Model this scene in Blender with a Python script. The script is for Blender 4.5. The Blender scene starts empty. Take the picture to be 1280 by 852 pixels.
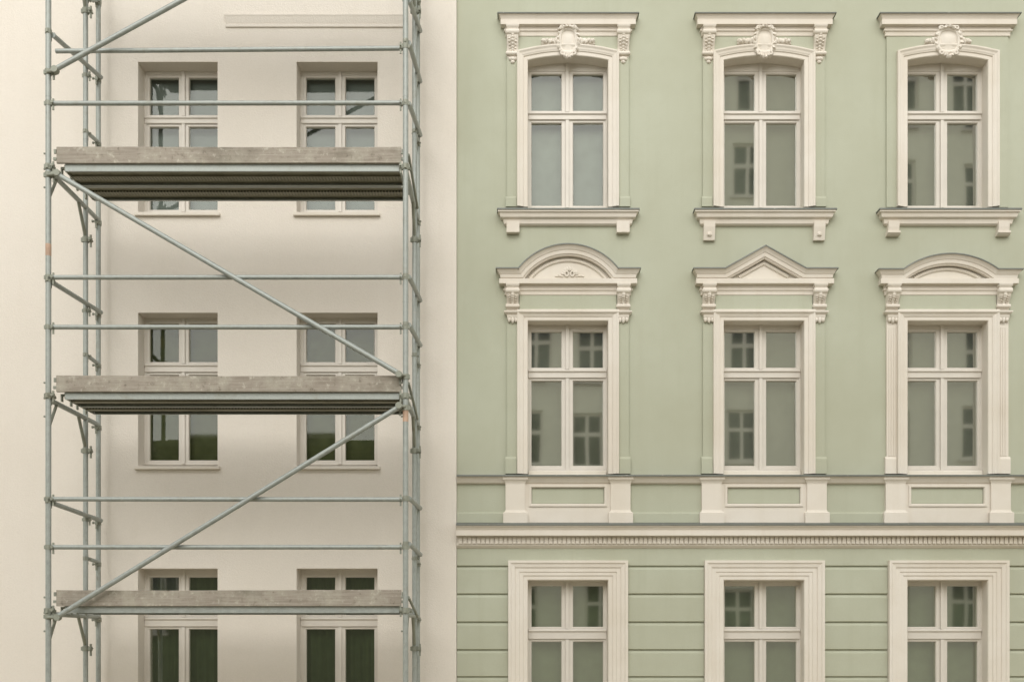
import bpy, bmesh, math, random
from mathutils import Vector, Matrix
R = math.radians
random.seed(7)
S = bpy.context.scene
COL = S.collection

# ------------------------------------------------------------------ camera, sky, sun, exposure
DW = 13.57                      # camera to the plane of the green wall (m)
EYE = 2.0
cam = bpy.data.cameras.new('camera'); cam_o = bpy.data.objects.new('camera', cam); COL.objects.link(cam_o)
cam_o.location = (0, -DW, EYE); cam_o.rotation_euler = (R(90), 0, 0)
cam.sensor_width = 36; cam.lens = 36*1357/1280
cam.shift_x = -10/1280; cam.shift_y = 374/1280
cam.clip_start = .1; cam.clip_end = 2000
S.camera = cam_o

SUN_EL = 29; SUN_AZ = -1       # azimuth measured from straight behind the camera
W = bpy.data.worlds.new('World'); S.world = W; W.use_nodes = True
wn = W.node_tree.nodes; wl = W.node_tree.links
bg = wn['Background']
sky = wn.new('ShaderNodeTexSky'); sky.sky_type = 'NISHITA'; sky.sun_disc = False
sky.sun_elevation = R(SUN_EL); sky.sun_rotation = R(180+SUN_AZ)
sky.air_density = 1.2; sky.dust_density = 1; sky.ozone_density = 1
hs = wn.new('ShaderNodeHueSaturation'); hs.inputs['Saturation'].default_value = .22
wl.new(sky.outputs[0], hs.inputs['Color'])
tint = wn.new('ShaderNodeMixRGB'); tint.blend_type = 'MULTIPLY'; tint.inputs[0].default_value = 1
tint.inputs[2].default_value = (1.0, .965, .86, 1)
cap = wn.new('ShaderNodeMixRGB'); cap.blend_type = 'DARKEN'; cap.inputs[0].default_value = 1     # the cloud veil evens out the glow round the sun
cap.inputs[2].default_value = (6, 6, 6, 1)
wl.new(hs.outputs[0], cap.inputs[1]); wl.new(cap.outputs[0], tint.inputs[1]); wl.new(tint.outputs[0], bg.inputs[0])
bg.inputs[1].default_value = .15
sun = bpy.data.lights.new('sun', 'SUN'); sun.energy = 1.25; sun.angle = R(62); sun.color = (1, .985, .965)
sun_o = bpy.data.objects.new('sun', sun); COL.objects.link(sun_o)
sun_o.rotation_euler = (R(90-SUN_EL), 0, R(SUN_AZ))
S.view_settings.view_transform = 'Standard'; S.view_settings.look = 'None'
S.view_settings.exposure = 1.0; S.view_settings.gamma = 1; S.view_settings.use_curve_mapping = False
S.cycles.max_bounces = 8; S.cycles.glossy_bounces = 4; S.cycles.transparent_max_bounces = 8

# ------------------------------------------------------------------ coordinates: photo pixels of a plane d metres behind the green wall
def u(x, d=0): return (x-650)/100*(DW+d)/DW
def v(y, d=0): return EYE+(800-y)/100*(DW+d)/DW

# ------------------------------------------------------------------ materials
def nmat(name):
    m = bpy.data.materials.new(name); m.use_nodes = True
    return m, m.node_tree.nodes, m.node_tree.links, m.node_tree.nodes['Principled BSDF']
def noise(n, l, pos, scale, detail=4, rough=.6, stretch=None):
    t = n.new('ShaderNodeTexNoise'); t.inputs['Scale'].default_value = scale
    t.inputs['Detail'].default_value = detail; t.inputs['Roughness'].default_value = rough
    if stretch:
        mp = n.new('ShaderNodeMapping'); mp.inputs['Scale'].default_value = stretch
        l.new(pos, mp.inputs[0]); l.new(mp.outputs[0], t.inputs['Vector'])
    else: l.new(pos, t.inputs['Vector'])
    return t.outputs[0]
def ramp(n, l, src, a, b, lo=0., hi=1.):
    r = n.new('ShaderNodeMapRange'); r.inputs[1].default_value = a; r.inputs[2].default_value = b
    r.inputs[3].default_value = lo; r.inputs[4].default_value = hi
    l.new(src, r.inputs[0]); return r.outputs[0]
def mixc(n, l, fac, a, b, mode='MIX'):
    m = n.new('ShaderNodeMixRGB'); m.blend_type = mode
    for i, s in ((0, fac), (1, a), (2, b)):
        if isinstance(s, (int, float)): m.inputs[i].default_value = s
        elif isinstance(s, tuple): m.inputs[i].default_value = (*s, 1)
        else: l.new(s, m.inputs[i])
    return m.outputs[0]
def bump(n, l, b, h, strength, dist):
    k = n.new('ShaderNodeBump'); k.inputs['Strength'].default_value = strength; k.inputs['Distance'].default_value = dist
    l.new(h, k.inputs['Height']); l.new(k.outputs[0], b.inputs['Normal'])
def plaster(name, col, stain, grain=75, bs=.5, bd=.006, blot=.5, rough=.92):
    m, n, l, b = nmat(name)
    pos = n.new('ShaderNodeNewGeometry').outputs['Position']
    big = noise(n, l, pos, .55, 4, .6)
    mid = noise(n, l, pos, 3.2, 5, .65)
    streak = noise(n, l, pos, 1.0, 4, .6, (5.5, 1, .35))
    fine = noise(n, l, pos, grain, 3, .7)
    c = mixc(n, l, ramp(n, l, big, .38, .68, 0, blot), col, stain)
    c = mixc(n, l, ramp(n, l, mid, .5, .75, 0, .45*blot), c, stain)
    c = mixc(n, l, ramp(n, l, streak, .52, .76, 0, .6*blot), c, stain)
    c = mixc(n, l, ramp(n, l, fine, .35, .75, 0, .16), c, tuple(x*.7 for x in col))
    l.new(c, b.inputs['Base Color']); b.inputs['Roughness'].default_value = rough
    b.inputs['Specular IOR Level'].default_value = .2
    bump(n, l, b, fine, bs, bd)
    return m
def steel(name, col, rust, metallic=.35, rough=.5):
    m, n, l, b = nmat(name)
    pos = n.new('ShaderNodeNewGeometry').outputs['Position']
    sp = noise(n, l, pos, 16, 5, .7)
    st = noise(n, l, pos, 5, 6, .7)
    c = mixc(n, l, ramp(n, l, sp, .3, .7), tuple(x*.82 for x in col), tuple(min(1, x*1.12) for x in col))
    c = mixc(n, l, ramp(n, l, st, .56, .74, 0, .7), c, rust)
    c = mixc(n, l, ramp(n, l, noise(n, l, pos, 24, 4, .7), .63, .70, 0, .55), c, (.52, .50, .45))      # plaster splashes
    l.new(c, b.inputs['Base Color']); b.inputs['Metallic'].default_value = metallic
    l.new(ramp(n, l, sp, .3, .7, rough-.1, rough+.15), b.inputs['Roughness'])
    bump(n, l, b, sp, .15, .002)
    return m
def paint(name, col, rough=.4, var=.06):
    m, n, l, b = nmat(name)
    pos = n.new('ShaderNodeNewGeometry').outputs['Position']
    c = mixc(n, l, ramp(n, l, noise(n, l, pos, 6, 4), .3, .7), tuple(x*(1-var) for x in col), col)
    l.new(c, b.inputs['Base Color']); b.inputs['Roughness'].default_value = rough
    return m
def glass(name, refl=.3, see=(.55, .6, .5)):
    m = bpy.data.materials.new(name); m.use_nodes = True
    n = m.node_tree.nodes; l = m.node_tree.links; n.clear()
    out = n.new('ShaderNodeOutputMaterial'); mx = n.new('ShaderNodeMixShader')
    g = n.new('ShaderNodeBsdfGlossy'); t = n.new('ShaderNodeBsdfTransparent')
    g.inputs['Roughness'].default_value = .028; g.inputs['Color'].default_value = (.95, .975, .945, 1)
    t.inputs['Color'].default_value = (*see, 1); mx.inputs[0].default_value = refl
    pos = n.new('ShaderNodeNewGeometry').outputs['Position']
    h = noise(n, l, pos, 1.1, 1, .3)
    k = n.new('ShaderNodeBump'); k.inputs['Strength'].default_value = 1; k.inputs['Distance'].default_value = .0011
    l.new(h, k.inputs['Height']); l.new(k.outputs[0], g.inputs['Normal'])
    l.new(t.outputs[0], mx.inputs[1]); l.new(g.outputs[0], mx.inputs[2]); l.new(mx.outputs[0], out.inputs[0])
    return m

M = {}
M['cream'] = plaster('cream plaster', (.765, .71, .645), (.72, .66, .585), 55, .55, .008)
M['green'] = plaster('sage plaster', (.485, .50, .402), (.43, .435, .335), 80, .35, .005, .9)
M['trim'] = plaster('cream stucco trim', (.765, .715, .65), (.66, .595, .505), 90, .3, .003, .75)
M['frame'] = paint('cream window paint', (.68, .635, .575), .38)
M['pane'] = glass('window glass', .41, (.85, .88, .8))
M['pane_sky'] = glass('reflection-cut window glass', .05, (.76, .8, .77))  # same glass as the rest, reflectivity cut so mirrored sky stays dim
M['pane_low'] = glass('low reflection window glass', .038, (.6, .64, .5))  # same glass again, reflectivity lowered to hold the mirrored sky down
M['pane_dark'] = glass('dim window glass', .30, (.75, .82, .68))
M['zinc'] = steel('zinc sheet', (.17, .18, .165), (.13, .13, .11), .4, .55)
M['galv'] = steel('galvanised tube', (.365, .39, .37), (.27, .265, .21), .3, .5)
M['galv_dark'] = steel('weathered coupler steel', (.30, .31, .26), (.20, .17, .11), .3, .6)
M['blind'] = paint('dark room blind', (.265, .275, .235), .8, .2)
M['dark_blind'] = paint('dark olive blind', (.16, .165, .11), .85, .3)
M['curtain'] = paint('dark green curtain', (.088, .112, .062), .9, .25)
M['pale_blind'] = paint('grey roller blind', (.23, .25, .235), .8, .1)
M['orange'] = paint('orange paint mark', (.60, .41, .30), .7, .3)

def wood():
    m, n, l, b = nmat('weathered plank')
    pos = n.new('ShaderNodeNewGeometry').outputs['Position']
    gr = noise(n, l, pos, 1, 6, .7, (2.2, 20, 48))
    bl = noise(n, l, pos, 3.5, 5, .7)
    sp = noise(n, l, pos, 14, 4, .75)
    c = mixc(n, l, ramp(n, l, gr, .3, .7), (.24, .205, .165), (.405, .36, .31))
    c = mixc(n, l, ramp(n, l, bl, .42, .66, 0, .8), c, (.43, .40, .335))
    c = mixc(n, l, ramp(n, l, noise(n, l, pos, 1.7, 5, .7), .52, .7, 0, .6), c, (.17, .155, .12))
    c = mixc(n, l, ramp(n, l, sp, .58, .70, 0, .8), c, (.54, .50, .43))
    c = mixc(n, l, ramp(n, l, sp, .40, .28, 0, .7), c, (.13, .11, .08))
    l.new(c, b.inputs['Base Color']); b.inputs['Roughness'].default_value = .9
    bump(n, l, b, gr, .4, .004); return m
M['wood'] = wood()
def punched():
    m, n, l, b = nmat('punched steel sheet')
    pos = n.new('ShaderNodeNewGeometry').outputs['Position']
    vo = n.new('ShaderNodeTexVoronoi'); vo.inputs['Scale'].default_value = 28; vo.inputs['Randomness'].default_value = .05
    l.new(pos, vo.inputs['Vector'])
    d = ramp(n, l, vo.outputs['Distance'], .28, .34)
    c = mixc(n, l, d, (.04, .04, .028), (.235, .225, .165))
    c = mixc(n, l, ramp(n, l, noise(n, l, pos, 4, 5), .45, .7, 0, .6), c, (.14, .13, .085))
    l.new(c, b.inputs['Base Color']); b.inputs['Metallic'].default_value = .25; b.inputs['Roughness'].default_value = .6
    return m
M['punched'] = punched()

# ------------------------------------------------------------------ mesh helpers
def box(bm, x0, x1, y0, y1, z0, z1):
    vs = [bm.verts.new((x, y, z)) for x in (x0, x1) for y in (y0, y1) for z in (z0, z1)]
    for f in ((0,1,3,2), (4,6,7,5), (0,4,5,1), (2,3,7,6), (0,2,6,4), (1,5,7,3)):
        bm.faces.new([vs[i] for i in f])
def link(name, bm, mat, parent=None, smooth=False, bevel=0, label=None):
    bmesh.ops.recalc_face_normals(bm, faces=bm.faces[:])
    me = bpy.data.meshes.new(name); bm.to_mesh(me); bm.free()
    me.materials.append(M[mat] if isinstance(mat, str) else mat)
    if smooth:
        for p in me.polygons: p.use_smooth = True
    o = bpy.data.objects.new(name, me); COL.objects.link(o)
    if parent is not None:
        o.parent = parent
    if bevel:
        b = o.modifiers.new('bevel', 'BEVEL'); b.width = bevel; b.segments = 2; b.limit_method = 'ANGLE'; b.angle_limit = R(50)
    if smooth:
        try: me.set_sharp_from_angle(angle=R(42))
        except Exception: pass
    if label: o['label'] = label
    return o
def thing(name, label, cat, group=None):
    o = bpy.data.objects.new(name, None); COL.objects.link(o); o.empty_display_size = .2
    o['label'] = label; o['category'] = cat
    if group: o['group'] = group
    return o
def wall_holes(bm, x0, x1, z0, z1, holes, y0, y1):
    xs = sorted({x0, x1, *[h[0] for h in holes], *[h[1] for h in holes]})
    zs = sorted({z0, z1, *[h[2] for h in holes], *[h[3] for h in holes]})
    xs = [x for x in xs if x0 <= x <= x1]; zs = [z for z in zs if z0 <= z <= z1]
    nx, nz = len(xs)-1, len(zs)-1
    def full(i, j):
        if i < 0 or j < 0 or i >= nx or j >= nz: return False
        cx, cz = (xs[i]+xs[i+1])/2, (zs[j]+zs[j+1])/2
        return not any(h[0] < cx < h[1] and h[2] < cz < h[3] for h in holes)
    V = {}
    def vert(i, j, k):
        if (i, j, k) not in V: V[i, j, k] = bm.verts.new((xs[i], (y0, y1)[k], zs[j]))
        return V[i, j, k]
    for i in range(nx):
        for j in range(nz):
            if not full(i, j): continue
            for k in (0, 1): bm.faces.new([vert(i, j, k), vert(i+1, j, k), vert(i+1, j+1, k), vert(i, j+1, k)])
            for (di, dj, a, b) in ((-1,0,(i,j),(i,j+1)), (1,0,(i+1,j),(i+1,j+1)), (0,-1,(i,j),(i+1,j)), (0,1,(i,j+1),(i+1,j+1))):
                if not full(i+di, j+dj):
                    bm.faces.new([vert(*a, 0), vert(*b, 0), vert(*b, 1), vert(*a, 1)])
def ledge(bm, x0, x1, prof, y0=0., returns=True):
    rings = []
    for o, z in prof:
        e = o if returns else 0
        rings.append([bm.verts.new(p) for p in ((x0-e, y0, z), (x0-e, y0-o, z), (x1+e, y0-o, z), (x1+e, y0, z))])
    for a, b in zip(rings, rings[1:]):
        for i in range(4):
            j = (i+1) % 4
            bm.faces.new([a[i], a[j], b[j], b[i]])
    bm.faces.new(rings[0]); bm.faces.new(rings[-1])
def sweep(bm, path, prof, y0=0., returns=False):
    n = len(path); P = [Vector(p) for p in path]
    nor = []
    for i in range(n-1):
        d = (P[i+1]-P[i]).normalized(); nor.append(Vector((-d.y, d.x)))
    rings = []
    for i in range(n):
        if i == 0: m = nor[0]
        elif i == n-1: m = nor[-1]
        else: m = (nor[i-1]+nor[i])/(1+nor[i-1].dot(nor[i]))
        ring = []; back = []
        for t, o in prof:
            e = 0
            if returns and i == 0: e = -o
            if returns and i == n-1: e = o
            q = P[i]+m*t
            ring.append(bm.verts.new((q.x+e, y0-o, q.y))); 
            if e: back.append((q.x+e, y0, q.y))
            else: back.append((q.x, y0, q.y))
        if returns and i == 0: rings.append([bm.verts.new(b) for b in back])
        rings.append(ring)
        if returns and i == n-1: rings.append([bm.verts.new(b) for b in back])
    for a, b in zip(rings, rings[1:]):
        for k in range(len(prof)-1):
            bm.faces.new([a[k], a[k+1], b[k+1], b[k]])
    if not returns:
        for r in (rings[0], rings[-1]): 
            if len(r) > 2: bm.faces.new(r)
def arc(cx, zb, half, rise, n=20):
    r = (half*half+rise*rise)/(2*rise); zc = zb+rise-r; a0 = math.asin(min(1, half/r))
    if rise > half: a0 = math.pi-a0
    return [(cx+r*math.sin(a), zc+r*math.cos(a)) for a in [(-a0+2*a0*i/n) for i in range(n+1)]]
def tube(bm, a, b, r=.029, seg=14, caps=True):
    a, b = Vector(a), Vector(b); d = (b-a).normalized()
    s = d.orthogonal().normalized(); t = d.cross(s)
    ra = [bm.verts.new(a+(s*math.cos(k)+t*math.sin(k))*r) for k in [2*math.pi*i/seg for i in range(seg)]]
    rb = [bm.verts.new(b+(s*math.cos(k)+t*math.sin(k))*r) for k in [2*math.pi*i/seg for i in range(seg)]]
    for i in range(seg): bm.faces.new([ra[i], ra[(i+1)%seg], rb[(i+1)%seg], rb[i]])
    if caps: bm.faces.new(ra); bm.faces.new(rb)
def blob(bm, c, r, sub=2, wob=0.):
    ret = bmesh.ops.create_icosphere(bm, subdivisions=sub, radius=1)
    for vv in ret['verts']:
        w = 1+random.uniform(-wob, wob)
        vv.co = Vector((c[0]+vv.co.x*r[0]*w, c[1]+vv.co.y*r[1]*w, c[2]+vv.co.z*r[2]*w))
def ring(bm, c, rx, rz, r, y=0, seg=28, sec=8, wob=0.):
    rows = []
    for i in range(seg):
        a = 2*math.pi*i/seg; k = 1+wob*math.sin(5*a)+wob*.6*math.sin(11*a+1)
        rows.append([bm.verts.new((c[0]+math.cos(a)*(rx+r*math.cos(b))*k, y-r*math.sin(b), c[1]+math.sin(a)*(rz+r*math.cos(b))*k)) for b in [2*math.pi*j/sec for j in range(sec)]])
    for i in range(seg):
        for j in range(sec):
            bm.faces.new([rows[i][j], rows[(i+1)%seg][j], rows[(i+1)%seg][(j+1)%sec], rows[i][(j+1)%sec]])

# ------------------------------------------------------------------ ground
def slab(name, mat, x0, x1, y0, y1, z0, z1, kind='structure'):
    bm = bmesh.new(); box(bm, x0, x1, y0, y1, z0, z1); o = link(name, bm, mat); o['kind'] = kind; return o
M['setts'] = plaster('granite setts', (.27, .235, .165), (.22, .19, .13), 60, .6, .01)
M['paving'] = plaster('paving slabs', (.50, .45, .35), (.43, .385, .29), 30, .4, .004)
M['earth'] = plaster('earth', (.17, .16, .12), (.12, .11, .08), 10, .4, .01)
bm = bmesh.new(); vs = [bm.verts.new(p) for p in ((-600,-600,-.16), (600,-600,-.16), (600,600,-.16), (-600,600,-.16))]; bm.faces.new(vs)
link('ground', bm, 'earth')['kind'] = 'structure'
slab('road', 'setts', -60, 60, -21, -4.5, -.3, -.12)
slab('pavement', 'paving', -60, 60, -4.5, -.02, -.3, 0)
slab('pavement', 'paving', -60, 60, -24.98, -21, -.3, 0)

# ------------------------------------------------------------------ windows
def bar(bm, x0, x1, y0, y1, z0, z1): box(bm, x0, x1, y0, y1, z0, z1)
def rect_ring(bm, x0, x1, z0, z1, wl, wr, wb, wt, yf, yb, ch=.008):
    """a mitred sash: flat face with a sloped glazing bead towards the glass"""
    def loop(a, b, c, d, y): return [bm.verts.new((x, y, z)) for x, z in ((a, c), (b, c), (b, d), (a, d))]
    L = [loop(x0, x1, z0, z1, yb), loop(x0, x1, z0, z1, yf), loop(x0+wl-ch, x1-wr+ch, z0+wb-ch, z1-wt+ch, yf),
         loop(x0+wl, x1-wr, z0+wb, z1-wt, yf+ch*1.4), loop(x0+wl, x1-wr, z0+wb, z1-wt, yb)]
    for a, b in zip(L, L[1:]):
        for i in range(4): bm.faces.new([a[i], a[(i+1)%4], b[(i+1)%4], b[i]])
def pane(x0, x1, z0, z1, y, parent, mat, tilt=.35):
    bm = bmesh.new()
    cx, cz = (x0+x1)/2, (z0+z1)/2
    ax, az = R(random.uniform(-tilt, tilt)), R(random.uniform(-tilt, tilt))
    e = .006
    for s in (0, .004):
        pts = []
        for x, z in ((x0-e, z0-e), (x1+e, z0-e), (x1+e, z1+e), (x0-e, z1+e)):
            pts.append(bm.verts.new((x, y+s+(x-cx)*math.tan(az)+(z-cz)*math.tan(ax), z)))
        if s == 0: bm.faces.new(pts)
        else:
            bm.verts.index_update()
            for q in pts: bm.verts.remove(q)
    return link('pane', bm, mat, parent)
def window(parent, cx, half, ytop, ybot, panes, d, mat='pane', pane_in=.074, pane_out=.447, back='blind', label=None, tilt=.35):
    """cx, half in metres at the wall; ytop/ybot/panes in photo rows of the window plane d behind the green wall"""
    k = (DW+d)/DW
    zt, zb = v(ytop, d), v(ybot, d)
    u0, u1, l0, l1 = [v(y, d) for y in panes]
    pin, pout = pane_in*k, pane_out*k
    sw = .034                                   # sash bar
    tz0, tz1 = l0+sw, u1-sw                     # transom zone (between sashes)
    bm = bmesh.new()
    # fixed frame: two jambs, head, foot
    bar(bm, cx-half-.03, cx-pout-sw, d, d+.09, zb, zt)
    bar(bm, cx+pout+sw, cx+half+.03, d, d+.09, zb, zt)
    bar(bm, cx-pout-sw, cx+pout+sw, d+.001, d+.09, u0+sw, zt)
    bar(bm, cx-pout-sw, cx+pout+sw, d+.001, d+.09, zb, l1-sw)
    # transom with a small drip moulding on top
    x0, x1 = cx-half+.004, cx+half-.004
    hgt = tz1-tz0
    ledge(bm, x0+.004, x1-.004, [(.012, tz1+.004), (.034, tz1-.006), (.034, tz1-.022), (.016, tz1-.034), (.016, tz0+.004), (.0, tz0-.003)], d+.004, False)
    # mullion strips in front of the meeting sashes
    ledge(bm, cx-.021, cx+.021, [(.02, zt-.004), (.02, tz1+.006)], d+.006, False)
    ledge(bm, cx-.021, cx+.021, [(.02, tz0-.004), (.02, zb+.01)], d+.006, False)
    fr = link('window', bm, 'frame', parent, bevel=.003, label=label)
    for (za, zc) in ((u1, u0), (l1, l0)):
        for s in (-1, 1):
            a, b = (cx-pout, cx-pin) if s < 0 else (cx+pin, cx+pout)
            bm = bmesh.new()
            ai, bi = (a-sw, cx-.006) if s < 0 else (cx+.006, b+sw)
            rect_ring(bm, ai, bi, za-sw, zc+sw, a-ai, bi-b, sw, sw, d+.010, d+.07)
            link('sash', bm, 'frame', fr)
            pane(a, b, za, zc, d+.042, fr, mat, tilt)
    # what hangs behind the glass
    bm = bmesh.new()
    if back == 'curtain':
        n = 56; x0, x1 = cx-half-.02, cx+half+.02
        top = []; bot = []
        for i in range(n+1):
            x = x0+(x1-x0)*i/n
            w = .018*math.sin(i*1.15+cx*7)+.012*math.sin(i*.47+zb)
            top.append(bm.verts.new((x, d+.15+w*.7, zt))); bot.append(bm.verts.new((x+.004*math.sin(i), d+.15+w, zb)))
        for i in range(n): bm.faces.new([top[i], top[i+1], bot[i+1], bot[i]])
        link('curtain', bm, 'curtain', fr, smooth=True)
    else:
        box(bm, cx-half-.02, cx+half+.02, d+.14, d+.15, zb, zt)
        link('blind', bm, back, fr)
    return fr

# ------------------------------------------------------------------ green building
green = thing('townhouse', 'sage green townhouse with cream stucco window surrounds and pedimented windows', 'building')
GX0, GX1, GTOP = u(571), 9.5, 13.2
CX = [u(709.8), u(954.2), u(1183.3)]
REC = .15
ROWS = {  # frame top, frame bottom, pane rows (photo), opening at the wall
    0: dict(fr=(66, 261), p=(92.5, 137.8, 153.5, 256.5), hole=(70, 260)),
    1: dict(fr=(399, 592), p=(414.4, 459, 475.8, 581.6), hole=(402, 592.5)),
    2: dict(fr=(719, 912), p=(732, 782.8, 801.6, 904), hole=(725, 911)),
}
holes = []
for c in CX:
    for r in ROWS.values(): holes.append((c-.503, c+.503, v(r['hole'][1])-.004, v(r['hole'][0])+.004))
bm = bmesh.new(); wall_holes(bm, GX0, GX1, 0, GTOP, holes, 0, .4)
link('wall', bm, 'green', green)
bm = bmesh.new(); ledge(bm, GX0+.01, GX1, [(.0, GTOP+.02), (.28, GTOP), (.28, GTOP-.1), (.1, GTOP-.25), (.0, GTOP-.3)], -.001, False)
link('eaves_cornice', bm, 'trim', green)
def gable(parent, x0, x1, y0, y1, z, h, mat):
    bm = bmesh.new(); ym = (y0+y1)/2
    a = [bm.verts.new((x, y, zz)) for x in (x0, x1) for y, zz in ((y0, z), (ym, z+h), (y1, z))]
    for f in ((0,1,4,3), (1,2,5,4), (0,2,1), (3,4,5), (0,3,5,2)): bm.faces.new([a[i] for i in f])
    return link('roof', bm, mat, parent)
M['tiles'] = plaster('roof tiles', (.16, .085, .06), (.11, .065, .05), 14, .6, .02)
def shell(parent, x0, x1, z, mat, yf=.4, yb=10):
    bm = bmesh.new(); box(bm, x0+.002, x0+.3, yf+.002, yb, 0, z); box(bm, x1-.3, x1-.002, yf+.002, yb, 0, z); box(bm, x0+.302, x1-.302, yb-.3, yb-.002, 0, z)
    link('outer_walls', bm, mat, parent)
shell(green, GX0, GX1, GTOP, 'green'); gable(green, GX0, GX1, -.25, 10, GTOP+.03, 3, 'tiles')

def architrave(bm, path, prof): sweep(bm, path, prof, 0.)
ARCH_PROF = [(0, -REC-.06), (0, .035), (.008, .043), (.048, .043), (.055, .055), (.06, .055), (.075, .062), (.095, .066), (.115, .078), (.128, .078), (.135, .07), (.135, 0)]
ROW3_PROF = [(0, -REC-.06), (0, .03), (.01, .04), (.055, .04), (.06, .052), (.10, .052), (.105, .062), (.155, .062), (.16, .075), (.20, .082), (.215, .095), (.245, .095), (.245, 0)]

def bracket(parent, cx, ztop, zbot, w, out, drop=.08):
    """scrolled console: S-shaped side profile, two scrolls, leaf and pendant drop"""
    bm = bmesh.new(); h = ztop-zbot
    side = [(0, ztop), (out*1.05, ztop), (out*1.1, ztop-.03), (out, ztop-.05)]
    for i in range(9):
        t = i/8
        side.append((out*(.92-.62*t+.16*math.sin(t*math.pi*2)), ztop-.06-(h-.07)*t))
    side += [(out*.25, zbot), (0, zbot)]
    for s in (-1, 1):
        pass
    A = [bm.verts.new((cx-w/2, -o, z)) for o, z in side]; B = [bm.verts.new((cx+w/2, -o, z)) for o, z in side]
    bm.faces.new(A); bm.faces.new(B)
    for i in range(len(side)):
        j = (i+1) % len(side); bm.faces.new([A[i], A[j], B[j], B[i]])
    # cap
    ledge(bm, cx-w/2-.008, cx+w/2+.008, [(out*1.16, ztop-.002), (out*1.16, ztop-.022), (out*1.08, ztop-.034)], -.002, False)
    # side ribs and scroll cylinders
    for (zz, rr, oo) in ((ztop-.085, .036, out*.82), (zbot+.045, .024, out*.42)):
        tube(bm, (cx-w/2-.008, -oo, zz), (cx+w/2+.008, -oo, zz), rr, 14)
        for s in (-1, 1): tube(bm, (cx+s*(w/2+.004), -oo, zz), (cx+s*(w/2+.014), -oo, zz), rr*.5, 10)
    # acanthus leaf: a tapering midrib with staggered lobes
    for i in range(7):
        t = i/6; zz = ztop-.115-(h-.175)*t; oo = out*(.86-.5*t+.10*math.sin(t*math.pi*2))
        blob(bm, (cx, -oo, zz), (w*(.17-.07*t), .024, .022), 2, .06)
        if i < 6:
            for s in (-1, 1): blob(bm, (cx+s*w*(.31-.12*t), -oo+.008, zz-.012), (w*(.13-.05*t), .016, .013), 1, .12)
    if drop:
        blob(bm, (cx, -.03, zbot-drop*.25), (w*.36, .032, drop*.35), 2, .08)
        blob(bm, (cx, -.028, zbot-drop*.7), (w*.2, .024, drop*.28), 2, .08)
        for s in (-1, 1): blob(bm, (cx+s*w*.26, -.022, zbot-drop*.18), (.02, .02, .03), 1, .1)
    return link('bracket', bm, 'trim', parent, smooth=True)

def cartouche(parent, cx, zc, kind):
    bm = bmesh.new()
    rx, rz = ((.118, .185), (.12, .182), (.15, .178))[kind]
    yb = -.04
    n_ = 48; rows = []
    for (k, dep) in ((1.16, .035), (1.14, .0), (1.04, -.036), (.92, -.046), (.80, -.040), (.74, -.022), (.66, -.018), (.40, -.034), (.12, -.040)):
        row = []
        for i in range(n_):
            a = 2*math.pi*i/n_; ca, sa = math.cos(a), math.sin(a)
            sq = (abs(ca)**3.0+abs(sa)**3.0)**(-1/3.0)           # squarish oval
            wv = 1+(.035*math.sin(7*a+kind)+.025*math.sin(13*a+2*kind) if .9 < k else 0)
            row.append(bm.verts.new((cx+ca*sq*rx*.94*k*wv, yb+dep, zc+sa*sq*rz*.92*k*wv)))
        rows.append(row)
    for r1, r2 in zip(rows, rows[1:]):
        for i in range(n_): bm.faces.new([r1[i], r1[(i+1)%n_], r2[(i+1)%n_], r2[i]])
    bm.faces.new(rows[-1])
    for i in range(20):        # lumpy foliage on the rim
        a = 2*math.pi*i/20+.1+kind
        blob(bm, (cx+math.cos(a)*rx*1.05, yb-.03, zc+math.sin(a)*rz*1.02), (.024+random.uniform(0, .01), .026, .02+random.uniform(0, .012)), 1, .25)
    for s in (-1, 1):
        ring(bm, (cx+s*rx*.62, zc+rz*.86), .024, .02, .013, yb-.045, 14, 6)
        ring(bm, (cx+s*rx*.60, zc-rz*.88), .02, .018, .012, yb-.045, 14, 6)
        for i in range(4): blob(bm, (cx+s*(.018+.03*i), yb-.055+.004*i, zc+rz*(.90-.05*i)), (.024, .026, .018), 1, .2)
    for i in range(4):
        a = math.pi*(i+.5)/4
        blob(bm, (cx+math.cos(a)*.045, yb-.045, zc-rz*.98-math.sin(a)*.03), (.022, .028, .024), 1, .2)
    n = 11 if kind < 2 else 6; L = .18 if kind < 2 else .10     # oak-leaf sprays either side, longer on the first two
    for s in (-1, 1):
        for i in range(n):
            t = i/(n-1); k = 1-.35*t
            x = cx+s*(rx*1.12+L*t)
            blob(bm, (x, -.045-.012*(i % 2), zc+.01*math.sin(i*2.1)), (.024, .034, .040*k), 2, .12)
            blob(bm, (x-s*.006, -.034, zc+.034*k), (.022, .026, .017), 1, .2)
            blob(bm, (x+s*.006, -.034, zc-.034*k), (.022, .026, .017), 1, .2)
    return link('cartouche', bm, 'trim', parent, smooth=True)

def cap_prof(z, o, th=.012): return [(0, z+th), (o+.008, z+th*.6), (o+.012, z-.006), (o+.004, z-.006)]

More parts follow.
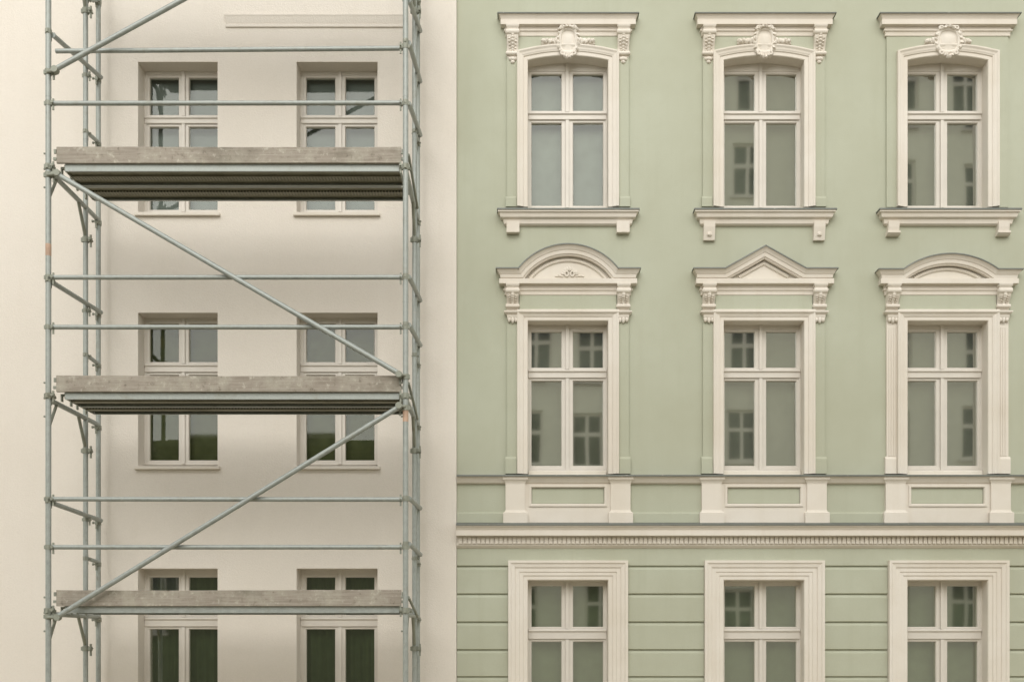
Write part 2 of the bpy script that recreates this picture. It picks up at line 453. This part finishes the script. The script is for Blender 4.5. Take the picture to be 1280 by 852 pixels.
for ci, c in enumerate(CX):
    # ---- top storey
    r = ROWS[0]
    zt = v(16, -.13)
    win = window(green, c, .5, *r['fr'], r['p'], REC, mat='pane_sky' if ci == 0 else 'pane')
    bm = bmesh.new()
    zs = v(77.5); path = [(c-.5, v(260)), (c-.5, zs)]+arc(c, zs, .5, .058)[1:-1]+[(c+.5, zs), (c+.5, v(260))]
    architrave(bm, path, ARCH_PROF)
    sur = link('window_surround', bm, 'trim', green)
    # head panel closing the arch above the frame
    bm = bmesh.new(); wall_holes(bm, c-.76, c+.76, v(260), v(44), [(c-.56, c+.56, v(260), v(65))], -.028, .001)
    hf = .76; link('surround_field', bm, 'green', sur)
    if ci < 2:
        for s in (-1, 1):
            bm = bmesh.new(); ledge(bm, min(c+s*.645, c+s*.775), max(c+s*.645, c+s*.775), [(.03, v(247)), (.042, v(249)), (.042, v(259.5))], 0, False)
            link('plinth_block', bm, 'green', sur)
    # hood cornice
    bm = bmesh.new(); o = .125
    ledge(bm, c-.742, c+.742, [(o, zt), (o-.004, zt-.012), (o-.016, zt-.022), (o-.03, zt-.05), (o-.034, zt-.062), (o-.028, zt-.064), (o-.028, zt-.122), (.046, zt-.126), (.044, zt-.16), (.058, zt-.165), (.056, zt-.18), (.040, zt-.19), (.034, zt-.22), (.040, zt-.223), (.0375, zt-.235), (.027, zt-.238)])
    hood = link('hood_cornice', bm, 'trim', sur)
    bm = bmesh.new(); ledge(bm, c-.742, c+.742, [(0, zt+.016), (o+.01, zt+.006), (o+.012, zt-.006), (o+.002, zt-.007)])
    link('flashing', bm, 'zinc', hood)
    if ci < 2:
        for s in (-1, 1): bracket(sur, c+s*.69, v(32, -.08), v(71, -.05), .145, .105)
    cartouche(sur, c if ci != 2 else c-.005, v(51.5, -.06), ci)
    # sill
    zs = v(261.5, -.12); bm = bmesh.new(); o = .125
    ledge(bm, c-.747, c+.747, [(.02, zs+.01), (o, zs), (o, zs-.028), (o-.02, zs-.035), (o-.03, zs-.075), (o-.035, zs-.085), (.06, zs-.1), (.05, zs-.15), (.03, zs-.165), (.0, zs-.17)])
    sill = link('sill', bm, 'trim', sur)
    bm = bmesh.new(); ledge(bm, c-.747, c+.747, [(.02, zs+.024), (o+.01, zs+.012), (o+.012, zs-.006), (o+.002, zs-.006)])
    link('flashing', bm, 'zinc', sill)
    zb = v((290.5, 299.5, 294)[ci], -.06)
    for s in (-1, 1):
        bm = bmesh.new(); x = c+s*.685
        if ci == 0: ledge(bm, x-.08, x+.08, [(.075, zs-.13), (.075, zb)], 0, False)
        elif ci == 1:
            ledge(bm, x-.07, x+.07, [(.085, zs-.13), (.08, zs-.2), (.05, zb+.02), (.045, zb)], 0, False)
            blob(bm, (x, -.06, zb+.07), (.035, .025, .035), 1, .1)
        else:
            ledge(bm, x-.068, x+.068, [(.085, zs-.13), (.08, zs-.2), (.07, zb+.05)], 0, False)
            ledge(bm, x-.08, x+.08, [(.088, zb+.05), (.088, zb+.025), (.05, zb)], 0, False)
        link('sill_bracket', bm, 'trim', sur)

    # ---- first floor
    r = ROWS[1]
    win = window(green, c, .5, *r['fr'], r['p'], REC, mat='pane')
    bm = bmesh.new(); zb = v(592.5)
    architrave(bm, [(c-.5, zb), (c-.5, v(402)), (c+.5, v(402)), (c+.5, zb)], ARCH_PROF)
    # inner sill board
    ledge(bm, c-.49, c+.49, [(REC*.0+.0, v(585.5)), (.035, v(587)), (.035, zb+.002)], REC-.02, False)
    sur = link('window_surround', bm, 'trim', green)
    fm = 'green' if ci < 2 else 'trim'
    bm = bmesh.new(); wall_holes(bm, c-.76, c+.76, v(592.5), v(392), [(c-.56, c+.56, v(592.5), v(396))], -.03, .001)
    if ci == 2:
        for s in (-1, 1):
            for k in range(3): 
                x = c+s*(.665+.03*k); box(bm, x-.008, x+.008, -.038, -.029, v(570), v(410))
    link('surround_field', bm, fm, sur)
    for s in (-1, 1):
        bm = bmesh.new(); ledge(bm, min(c+s*.64, c+s*.78), max(c+s*.64, c+s*.78), [(.03, v(571)), (.046, v(574)), (.046, v(592.2))], 0, False)
        link('plinth_block', bm, fm, sur)
    # frieze with thin band
    bm = bmesh.new(); box(bm, c-.605, c+.605, -.03, .001, v(387.5), v(350)); link('frieze', bm, 'green', sur)
    zt = v(387.5, -.08); bm = bmesh.new()
    ledge(bm, c-.71, c+.71, [(.04, zt+.006), (.085, zt-.004), (.085, zt-.022), (.07, zt-.035), (.05, zt-.05)])
    link('band_moulding', bm, 'trim', sur)
    for s in (-1, 1): bracket(sur, c+s*.69, v(355, -.08), v(386.5, -.06), .15, .11, 0)
    for s in (-1, 1):
        bm = bmesh.new(); x = c+s*.69; z0 = zt-.055
        ledge(bm, x-.068, x+.068, [(.07, z0), (.066, z0-.03), (.05, z0-.05)], 0, False)
        for k in (-1, 0, 1): blob(bm, (x+k*.042, -.05, z0-.055), (.022, .022, .045-.012*abs(k)), 2, .1)
        link('guttae', bm, 'trim', sur, smooth=True)
    # pediment: base slab, swept raking cornice, tympanum
    zp = v(347.5, -.12); bm = bmesh.new(); o = .125
    ledge(bm, c-.75, c+.75, [(.10, zp+.004), (.105, zp), (.105, zp-.058), (.044, zp-.064), (.042, zp-.105), (.056, zp-.11), (.054, zp-.125), (.040, zp-.135), (.034, zp-.165), (.040, zp-.168), (.038, zp-.18), (.0285, zp-.183)])
    ped = link('pediment', bm, 'trim', sur)
    if ci == 0: A = arc(c, zp, .555, .30, 28)
    elif ci == 2: A = arc(c, zp-.01, .545, .19, 28)
    else: A = [(c-.47, zp), (c, zp+.262), (c+.47, zp)]
    A = [(c-.75, A[0][1])]+A+[(c+.75, A[-1][1])]
    T = .118
    bm = bmesh.new()
    sweep(bm, A, [(-.002, .02), (-.002, .072), (.014, .078), (.018, .092), (.058, .098), (.064, .106), (.085, .118), (.104, .132), (.110, .138), (T, .138), (T, 0)], 0., True)
    rk = link('raking_cornice', bm, 'trim', ped)
    bm = bmesh.new(); sweep(bm, A, [(T+.014, 0), (T+.008, .146), (T-.006, .150), (T-.004, .139)], 0., True)
    link('flashing', bm, 'zinc', ped)
    inner = A[1:-1]
    bm = bmesh.new()
    f = [bm.verts.new((x, -.010, z+.0)) for x, z in inner]; bm.faces.new(f)
    b2 = [bm.verts.new((x, -.002, z)) for x, z in inner]
    for i in range(len(f)-1): bm.faces.new([f[i], f[i+1], b2[i+1], b2[i]])
    sub = []
    if ci == 1: sub = [(c-.30, zp+.03), (c, zp+.03+.262*.64), (c+.30, zp+.03)]
    elif ci == 0: sub = arc(c, zp+.012, .46, .225, 22)
    else: sub = arc(c, zp+.012, .40, .115, 22)
    sweep(bm, sub, [(0, .010), (0, .024), (.012, .034), (.022, .026), (.034, .032), (.044, .010)], 0.)
    link('tympanum', bm, 'trim', ped)
    if ci == 0:
        bm = bmesh.new(); z0 = zp+.095
        for i in range(9):
            a = math.pi*(i+.5)/9
            blob(bm, (c+.02+math.cos(a)*.085, -.02, z0-.02+math.sin(a)*.075), (.018+.012*abs(math.cos(a)), .016, .014+.02*math.sin(a)), 1, .15)
        for s in (-1, 1):
            ring(bm, (c+.02+s*.035, z0-.01), .022, .03, .01, -.024, 14, 6)
            for i in range(4): blob(bm, (c+.02+s*(.09+.025*i), -.016, z0-.035+.006*math.sin(i)), (.02, .014, .014), 1, .2)
        link('shell_ornament', bm, 'trim', ped, smooth=True)
    # apron between pedestals
    for s in (-1, 1):
        x = c+s*.655; bm = bmesh.new()
        z1 = v(596.5, -.07); zc = v(638, -.06); z0 = v(654, -.05)
        ledge(bm, x-.067, x+.067, [(.09, z1), (.09, z1-.022), (.07, z1-.045), (.058, z1-.07), (.056, z1-.085), (.056, zc+.01), (.066, zc-.012), (.085, zc-.025), (.085, z0)])
        link('pedestal', bm, 'trim', sur)
    bm = bmesh.new(); wall_holes(bm, c-.545, c+.545, v(654), v(600), [(c-.455, c+.455, v(630), v(609.5))], -.03, .001)
    x0, x1, z0, z1 = c-.455, c+.455, v(630), v(609.5)
    rect_ring(bm, x0-.03, x1+.03, z0-.03, z1+.03, .034, .034, .034, .034, -.046, -.01, .012)
    link('apron', bm, 'trim', sur)
    bm = bmesh.new(); box(bm, x0+.01, x1-.01, -.012, .001, z0+.01, z1-.01); link('apron_panel', bm, 'green', sur)

    # ---- ground floor
    r = ROWS[2]
    window(green, c, .5, *r['fr'], r['p'], REC, mat='pane_dark')
    bm = bmesh.new(); zb = v(911)
    architrave(bm, [(c-.5, zb), (c-.5, v(725)), (c+.5, v(725)), (c+.5, zb)], ROW3_PROF)
    sur = link('window_surround', bm, 'trim', green)
    bm = bmesh.new(); ledge(bm, c-.76, c+.76, [(.02, zb+.03), (.13, zb+.01), (.13, zb-.06), (.06, zb-.12), (0, zb-.13)])
    link('sill', bm, 'trim', sur)

# string course under the first floor windows, main cornice with dentils, rusticated base
bm = bmesh.new(); z = v(594.6, -.09)
ledge(bm, GX0+.002, GX1, [(.02, z+.006), (.098, z), (.098, z-.012), (.078, z-.022), (.06, z-.05), (.045, z-.075), (.03, z-.085), (0, z-.09)], 0, False)
sc = link('string_course', bm, 'trim', green)
bm = bmesh.new(); ledge(bm, GX0+.003, GX1, [(.0, z+.03), (.112, z+.014), (.114, z-.004), (.100, z-.004)], 0, False)
link('flashing', bm, 'zinc', sc)
edges = [GX0]+[e for c in CX for e in (c-.80, c+.80)]+[GX1]
for a, b in zip(edges[::2], edges[1::2]):
    bm = bmesh.new(); ledge(bm, a+.003, b, [(.02, v(640)), (.028, v(642)), (.028, v(655))], 0, False)
    link('base_band', bm, 'green', green)
bm = bmesh.new(); z = v(655.5, -.2)
ledge(bm, GX0+.002, GX1, [(.06, z+.02), (.20, z), (.20, z-.02), (.185, z-.03), (.17, z-.055), (.165, z-.062), (.172, z-.064), (.172, z-.128), (.08, z-.135), (.078, z-.24), (.07, z-.25), (.04, z-.275), (0, z-.28)], 0, False)
mc = link('main_cornice', bm, 'trim', green)
bm = bmesh.new(); ledge(bm, GX0+.003, GX1, [(.05, z+.045), (.212, z+.014), (.214, z-.006), (.202, z-.006)], 0, False)
link('flashing', bm, 'zinc', mc)
bm = bmesh.new(); x = GX0+.03
while x < GX1-.05:
    w = random.uniform(-.002, .002); box(bm, x+w, x+.043+w, -.100, -.0785, z-.222, z-.1365); x += .056
link('dentil_course', bm, 'trim', mc)
# rustication
zj = [v(y, -.03) for y in (707.3, 742, 777, 811.6, 845.3, 880, 914.5, 949)]
edges = [GX0]+[e for c in CX for e in (c-.748, c+.748)]+[GX1]
for a, b in zip(edges[::2], edges[1::2]):
    bm = bmesh.new()
    for k, (z1, z0) in enumerate(zip(zj, zj[1:])):
        ledge(bm, a+.004, b-.001, [(.0, z1-.005), (.006, z1-.008), (.028, z1-.034), (.032, z1-.042), (.032, z0+.012), (.022, z0+.004), (.0, z0+.002)], 0, False)
    link('rustication', bm, 'green', green)
bm = bmesh.new(); ledge(bm, GX0+.004, GX1, [(0, v(680)), (.032, v(681)), (.032, zj[0]+.012), (.026, zj[0]+.007), (0, zj[0]+.003)], 0, False); link('plain_band', bm, 'green', green)
bm = bmesh.new(); ledge(bm, GX0+.004, GX1, [(.06, .5), (.08, .46), (.08, .0)], 0, False); link('plinth', bm, 'trim', green)

# ------------------------------------------------------------------ cream building
cream = thing('rendered_house', 'plain cream rendered house with deep window openings behind the scaffold', 'building')
CP = -.06; CX0 = -9.0; CX1 = GX0-.001; CTOP = 13.0; CD = .17
cols = [(172.5, 272, 228.9), (370.7, 471.9, 424.6)]
crow = [dict(o=(77.5, 266), fr=(86, 266), p=(97, 143, 158.3, 261.5)),
        dict(o=(390.7, 583), fr=(395, 581), p=(404.2, 451.8, 468.5, 574.7)),
        dict(o=(710, 905), fr=(706, 904), p=(721, 768, 786, 896))]
holes = []
for x0, x1, _ in cols:
    for r in crow: holes.append((u(x0, CP), u(x1, CP), v(r['o'][1], CP), v(r['o'][0], CP)))
bm = bmesh.new(); wall_holes(bm, CX0, CX1, 0, CTOP, holes, CP, .4); link('wall', bm, 'cream', cream)
shell(cream, CX0, CX1, CTOP, 'cream'); gable(cream, CX0, CX1, -.3, 10, CTOP+.01, 3, 'tiles')
for wi, (x0, x1, xc) in enumerate(cols):
    for ri, r in enumerate(crow):
        a, b = u(x0, CP), u(x1, CP)
        wn_ = window(cream, (a+b)/2, (b-a)/2, *r['fr'], r['p'], CD, mat=('pane_sky', 'pane_low', 'pane_dark')[ri], pane_in=.066, pane_out=.425,
               back=('pale_blind', 'dark_blind', 'curtain')[ri])
        zs = v(r['o'][1]-1, -.1); bm = bmesh.new()
        box(bm, a-.035, b+.035, CP-.045, CP-.001, zs-.04, zs)
        box(bm, a+.003, b-.003, CP-.0, CD+.0, zs-.03, zs-.004)
        link('sill', bm, 'trim', wn_, bevel=.004)
        if ri > 0:   # wider transom board typical of these windows
            pass
# blind moulding under the window above
bm = bmesh.new(); z = v(17, -.1)
ledge(bm, u(284, CP), u(503, CP), [(.032, z), (.032, z-.012), (.026, z-.03), (.012, z-.10), (.008, z-.11), (.016, z-.114), (.016, z-.15), (.0, z-.155)], CP)
link('sill_moulding', bm, 'cream', cream)

# ------------------------------------------------------------------ scaffold
F, N, B = -1.67, -.65, -.26
scaf = thing('scaffold', 'galvanised tube scaffold with steel decks and weathered wooden toe boards on the cream house', 'scaffold')
XL, XR = u(60.5, F), u(507, F)
TOPZ = 11.2
def part(name, fn, mat='galv', parent=scaf, smooth=True, label=None):
    bm = bmesh.new(); fn(bm); return link(name, bm, mat, parent, smooth, label=label)
def tub(name, a, b, r=.029, mat='galv', label=None, parent=scaf): return part(name, lambda bm: tube(bm, a, b, r, 16), mat, parent, label=label)
posts = {}
for X in (XL, XR):
    for Y, r in ((F, .030), (N, .029), (B, .029)):
        def mk(bm, X=X, Y=Y, r=r):
            tube(bm, (X, Y, .02), (X, Y, TOPZ), r, 18)
            for zj_ in (3.0, 5.38 if X == XL else 5.7, 7.95, 10.3): tube(bm, (X, Y, zj_), (X, Y, zj_+.006), r+.002, 18)
        p = part('post', mk); posts[X, Y] = p
        bm = bmesh.new(); box(bm, X-.09, X+.09, Y-.09, Y+.09, .002, .018); link('base_plate', bm, 'galv_dark', p)
for X, yy in ((XL, (305, 320)), (XR, (512, 527))):
    tub('paint_mark', (X, F, v(yy[1], F)), (X, F, v(yy[0], F)), .0312, 'orange', parent=posts[X, F])

_c = {}
def coupler(x, y, z, along='x', s=1, big=1.):
    """half-coupler: collar round the tube, hinge lug, wedge and bolt with nut"""
    if 'm' not in _c:
        bm = bmesh.new()
        tube(bm, (0, 0, -.026), (0, 0, .026), .0345, 16)
        box(bm, -.045, -.03, -.012, .012, -.02, .02)
        box(bm, .031, .066, -.018, .016, -.022, .02)
        tube(bm, (.055, -.045, 0), (.055, .045, 0), .009, 8)
        tube(bm, (.055, -.05, 0), (.055, -.036, 0), .017, 6)
        box(bm, .046, .064, -.012, .004, -.075, .05)
        bmesh.ops.recalc_face_normals(bm, faces=bm.faces[:])
        me = bpy.data.meshes.new('coupler'); bm.to_mesh(me); bm.free(); me.materials.append(M['galv_dark']); _c['m'] = me
    o = bpy.data.objects.new('coupler', _c['m']); COL.objects.link(o); o.parent = scaf
    o.location = (x, y, z); o.scale = (big, big, big)
    o.rotation_euler = (0, 0, {('x', 1): 0, ('x', -1): math.pi, ('y', 1): math.pi/2, ('y', -1): -math.pi/2}[along, s])
    return o
# guardrails between the outer posts
for y in (129.4, 346.7, 408.8, 623.4, 683.4):
    z = v(y, F); zz = z+random.uniform(-.006, .006)
    tub('guardrail', (XL+.045, F-.002, z), (XR-.04, F-.002, zz), .0255)
    coupler(XL, F, z, 'x', 1); coupler(XR, F, z, 'x', -1)
z = v(64.5, F+.1)
tub('guardrail', (u(71, F+.1), F+.075, z-.01), (XR-.035, F+.055, z+.01), .025, label='upper guardrail with a free flattened end at left')
coupler(XR, F, z, 'x', -1)
for z in (10.2, 10.75): tub('guardrail', (XL+.045, F, z), (XR-.04, F, z), .0255)
# diagonal braces, outside the posts
YD = F-.062
for (xa, ya), (xb, yb) in (((67, 88), (498, -148)), ((70, 217), (501, 468)), ((70, 771), (501, 507))):
    a = (u(xa, YD), YD, v(ya, YD)); b = (u(xb, YD), YD, v(yb, YD))
    tub('diagonal_brace', a, b, .0285)
    for q, X, s in ((a, XL, 1), (b, XR, -1)):
        coupler(X, F, q[2]+.01*s, 'x', s, 1.1)
        bm = bmesh.new(); tube(bm, (q[0]+.02*s, YD+.03, q[2]), (q[0]+.02*s, YD-.04, q[2]), .036, 12); tube(bm, (X, F-.03, q[2]), (q[0]+.03*s, YD, q[2]), .018, 10)
        link('swivel_coupler', bm, 'galv_dark', scaf, smooth=True)
# end guardrails (front post to the inner bracket post)
for ya, yb in ((42, 98), (352, 391), (628, 650.5)):
    a, b = (XL+.035, F+.03, v(ya, F)), (XL+.04, B-.02, v(yb, B)); tub('end_rail', a, b, .027)
    coupler(XL, F, a[2]+.02, 'y', 1); coupler(XL, B, b[2]-.03, 'y', -1); coupler(XL, N, (a[2]+b[2])/2-.05, 'x', 1, .9)
for ya, yb in ((-2, 40), (52, 103), (128, 170), (345, 376), (405, 432), (622, 635), (679, 693)):
    a, b = (XR+.035, F+.03, v(ya, F)), (XR+.036, B-.02, v(yb, B)); tub('end_rail', a, b, .026)
    coupler(XR, F, a[2], 'y', 1, .9); coupler(XR, B, b[2], 'y', -1, .9)
for ya, yb in ((-2, 2), (164, 178), (443, 454.5), (697, 702)):
    for X in (XL, XR):
        a, b = (X, N+.02, v(ya, N)), (X, B-.02, v(yb, B)); tub('bracket_rail', a, b, .024)
        coupler(X, B, b[2]-.03, 'y', -1); coupler(X, N, a[2]-.005, 'y', 1, .9)
# decks
def plank(parent, y0, y1, zt, zb):
    bm = bmesh.new(); x0, x1 = u(79, F), u(498, F); e = .004
    box(bm, x0, x1, y0, y0+e, zb, zt); box(bm, x0, x1, y1-e, y1, zb, zt)                 # side walls
    box(bm, x0, x1, y0+e, y0+.03, zb, zb+.006); box(bm, x0, x1, y1-.03, y1-e, zb, zb+.006)   # return lips
    pl = link('steel_plank', bm, 'galv', parent)
    bm = bmesh.new(); box(bm, x0+.001, x1-.001, y0+e+.001, y1-e-.001, zt-.046, zt-.004); y = y0+(y1-y0)*.55; box(bm, x0+.002, x1-.002, y-.05, y+.05, zt-.066, zt-.0455); link('punched_sheet', bm, 'punched', pl)
    for xx, s in ((x0, -1), (x1, 1)):
        bm = bmesh.new()
        box(bm, min(xx, xx+s*.012), max(xx, xx+s*.012), y0+.01, y1-.01, zb+.006, zt-.004)
        for yy in (y0+.08, y1-.08):
            box(bm, min(xx+s*.012, xx+s*.075), max(xx+s*.012, xx+s*.075), yy-.02, yy+.02, zt-.03, zt-.008)
            box(bm, min(xx+s*.06, xx+s*.075), max(xx+s*.06, xx+s*.075), yy-.02, yy+.02, zb-.01, zt-.03)
        link('end_hook', bm, 'galv_dark', pl)
decks = [(None, None, 9.96), (204.0, 184, None), (489.3, 468.3, None), (756.6, 736.6, None)]
for i, (yd, yt, zz) in enumerate(decks):
    zt = zz if zz else v(yd, F+.03)
    zb = zt-.078
    bm = bmesh.new()
    dk = bpy.data.objects.new('deck', None); COL.objects.link(dk); dk.parent = scaf; dk.empty_display_size = .1
    yA = F+.05
    plank(dk, yA, yA+.405, zt, zb); plank(dk, yA+.415, yA+.82, zt, zb)
    # toe board: worn plank with clipped, uneven ends
    bm = bmesh.new(); x0, x1 = u(69.5, F), u(501.3, F); h = .172
    n = 24
    for sgn in (0, 1): pass
    prevs = None
    for k in range(n+1):
        t = k/n; x = x0+(x1-x0)*t
        dz = .004*math.sin(t*5+i)+random.uniform(-.0012, .0012)
        ex = 0
        yb_, yf_ = F+.046, F+.014+.004*math.sin(t*3+i*2)
        ringv = [bm.verts.new((x, yf_, zt-.004)), bm.verts.new((x, yb_, zt-.004)), bm.verts.new((x, yb_, zt+h+dz)), bm.verts.new((x, yf_, zt+h+dz))]
        if prevs:
            for q in range(4): bm.faces.new([prevs[q], prevs[(q+1)%4], ringv[(q+1)%4], ringv[q]])
        else: bm.faces.new(ringv)
        prevs = ringv
    bm.faces.new(prevs)
    link('toe_board', bm, 'wood', dk, bevel=.004)
    bm = bmesh.new()
    for xx, s in ((x0, 1), (x1, -1)):
        box(bm, min(xx-.035*s, xx-.002*s), max(xx-.035*s, xx-.002*s), F+.018, F+.042, zt+.03, zt+.06)
        box(bm, min(xx-.03*s, xx-.006*s), max(xx-.03*s, xx-.006*s), F+.02, F+.04, zt+.105, zt+.15)
    link('toe_board_clip', bm, 'galv_dark', dk)
    # transoms (front post to inner bracket post) with gusset struts
    for X in (XL, XR):
        zm = zb-.0
        tub('transom', (X, F, zm-.012), (X, B, zm-.012), .028, 'galv')
        tub('gusset', (X, F+.01, zm-.32), (X+(.004), F+.20, zm-.03), .017, 'galv_dark')
        tub('gusset', (X, N-.01, zm-.36), (X, N-.21, zm-.03), .019, 'galv_dark')
        coupler(X, F, zm+.02, 'y', 1, 1.1); coupler(X, N, zm-.40, 'x', 1, 1.15); coupler(X, B, zm-.05, 'y', -1, 1.1)
        coupler(X, F, zm+.03, 'x', 1 if X == XL else -1, 1.0)
        for dz in (.17, -.0, -.2):
            bm = bmesh.new(); tube(bm, (X-.028, F, zm+dz), (X-.05, F, zm+dz), .011, 8); link('pin', bm, 'galv_dark', scaf)
        if X == XR: tub('brace_strut', (X+.03, F+.03, zm+.17), (X+.035, N, zm-.02), .015, 'galv_dark')
# ------------------------------------------------------------------ houses across the street (seen in the window glass, outermost ones added to shape the light)
M['far_wall'] = plaster('grey beige render', (.78, .75, .66), (.70, .67, .58), 20, .3, .01)
M['far_olive'] = plaster('dark olive render', (.16, .165, .115), (.13, .135, .095), 20, .3, .01)
M['far_pane'] = paint('dark glass far', (.035, .04, .03), .15, .2)
YO = -25.0
def far_house(label, x0, x1, z1, mat, xs, zs):
    h = thing('apartment_house', label, 'building')
    hs_ = [(x-.55, x+.55, z-.95, z+.95) for x in xs for z in zs]
    bm = bmesh.new(); wall_holes(bm, x0, x1, 0, z1, hs_, YO-.4, YO); link('wall', bm, mat, h)
    bm = bmesh.new(); box(bm, x0, x1, YO-10, YO-.401, 0, z1); link('body', bm, mat, h)
    bm = bmesh.new(); box(bm, x0-.0, x1, YO-.2, YO+.35, z1+.002, z1+.3); link('eaves', bm, 'trim', h)
    for (a, b, c, d) in hs_:
        bm = bmesh.new()
        wall_holes(bm, a, b, c, d, [(a+.09, (a+b)/2-.06, c+.09, c+1.1), ((a+b)/2+.06, b-.09, c+.09, c+1.1), (a+.09, (a+b)/2-.06, c+1.24, d-.09), ((a+b)/2+.06, b-.09, c+1.24, d-.09)], YO-.2, YO-.12)
        box(bm, a-.1, b+.1, YO+.002, YO+.1, c-.12, c-.02)
        w = link('window', bm, 'frame', h)
        bm = bmesh.new(); box(bm, a+.01, b-.01, YO-.19, YO-.18, c+.01, d-.01); link('pane', bm, 'far_pane', w)
zrows = [3.2, 6.25, 9.3, 12.4, 15.5, 18.5, 21.6]
far_house('tall grey beige apartment house across the street', 6.6, 18.0, 23.0, 'far_wall', [8.0, 10.75, 13.5, 16.3], zrows)
far_house('added unseen low house right of the tall one across the street, lets light in', 18.01, 34, 9.4, 'far_wall', [20, 23, 26, 29], zrows[:2])  # out of view, kept low so light comes in from the right
far_house('lower grey beige house beside the tall one across the street', -1.4, 6.59, 13.3, 'far_wall', [.3, 2.7, 5.3], zrows[:4])
far_house('dark olive rendered house across the street', -17.8, -1.41, 9.0, 'far_olive', [-4, -8.5, -13, -16.5], zrows[:2])
far_house('added unseen light-blocking house beyond the olive one across the street', -36, -17.81, 22.5, 'far_wall', [-20, -23, -26, -29, -32], zrows[:6])  # out of view, added tall to hold back light on the far left
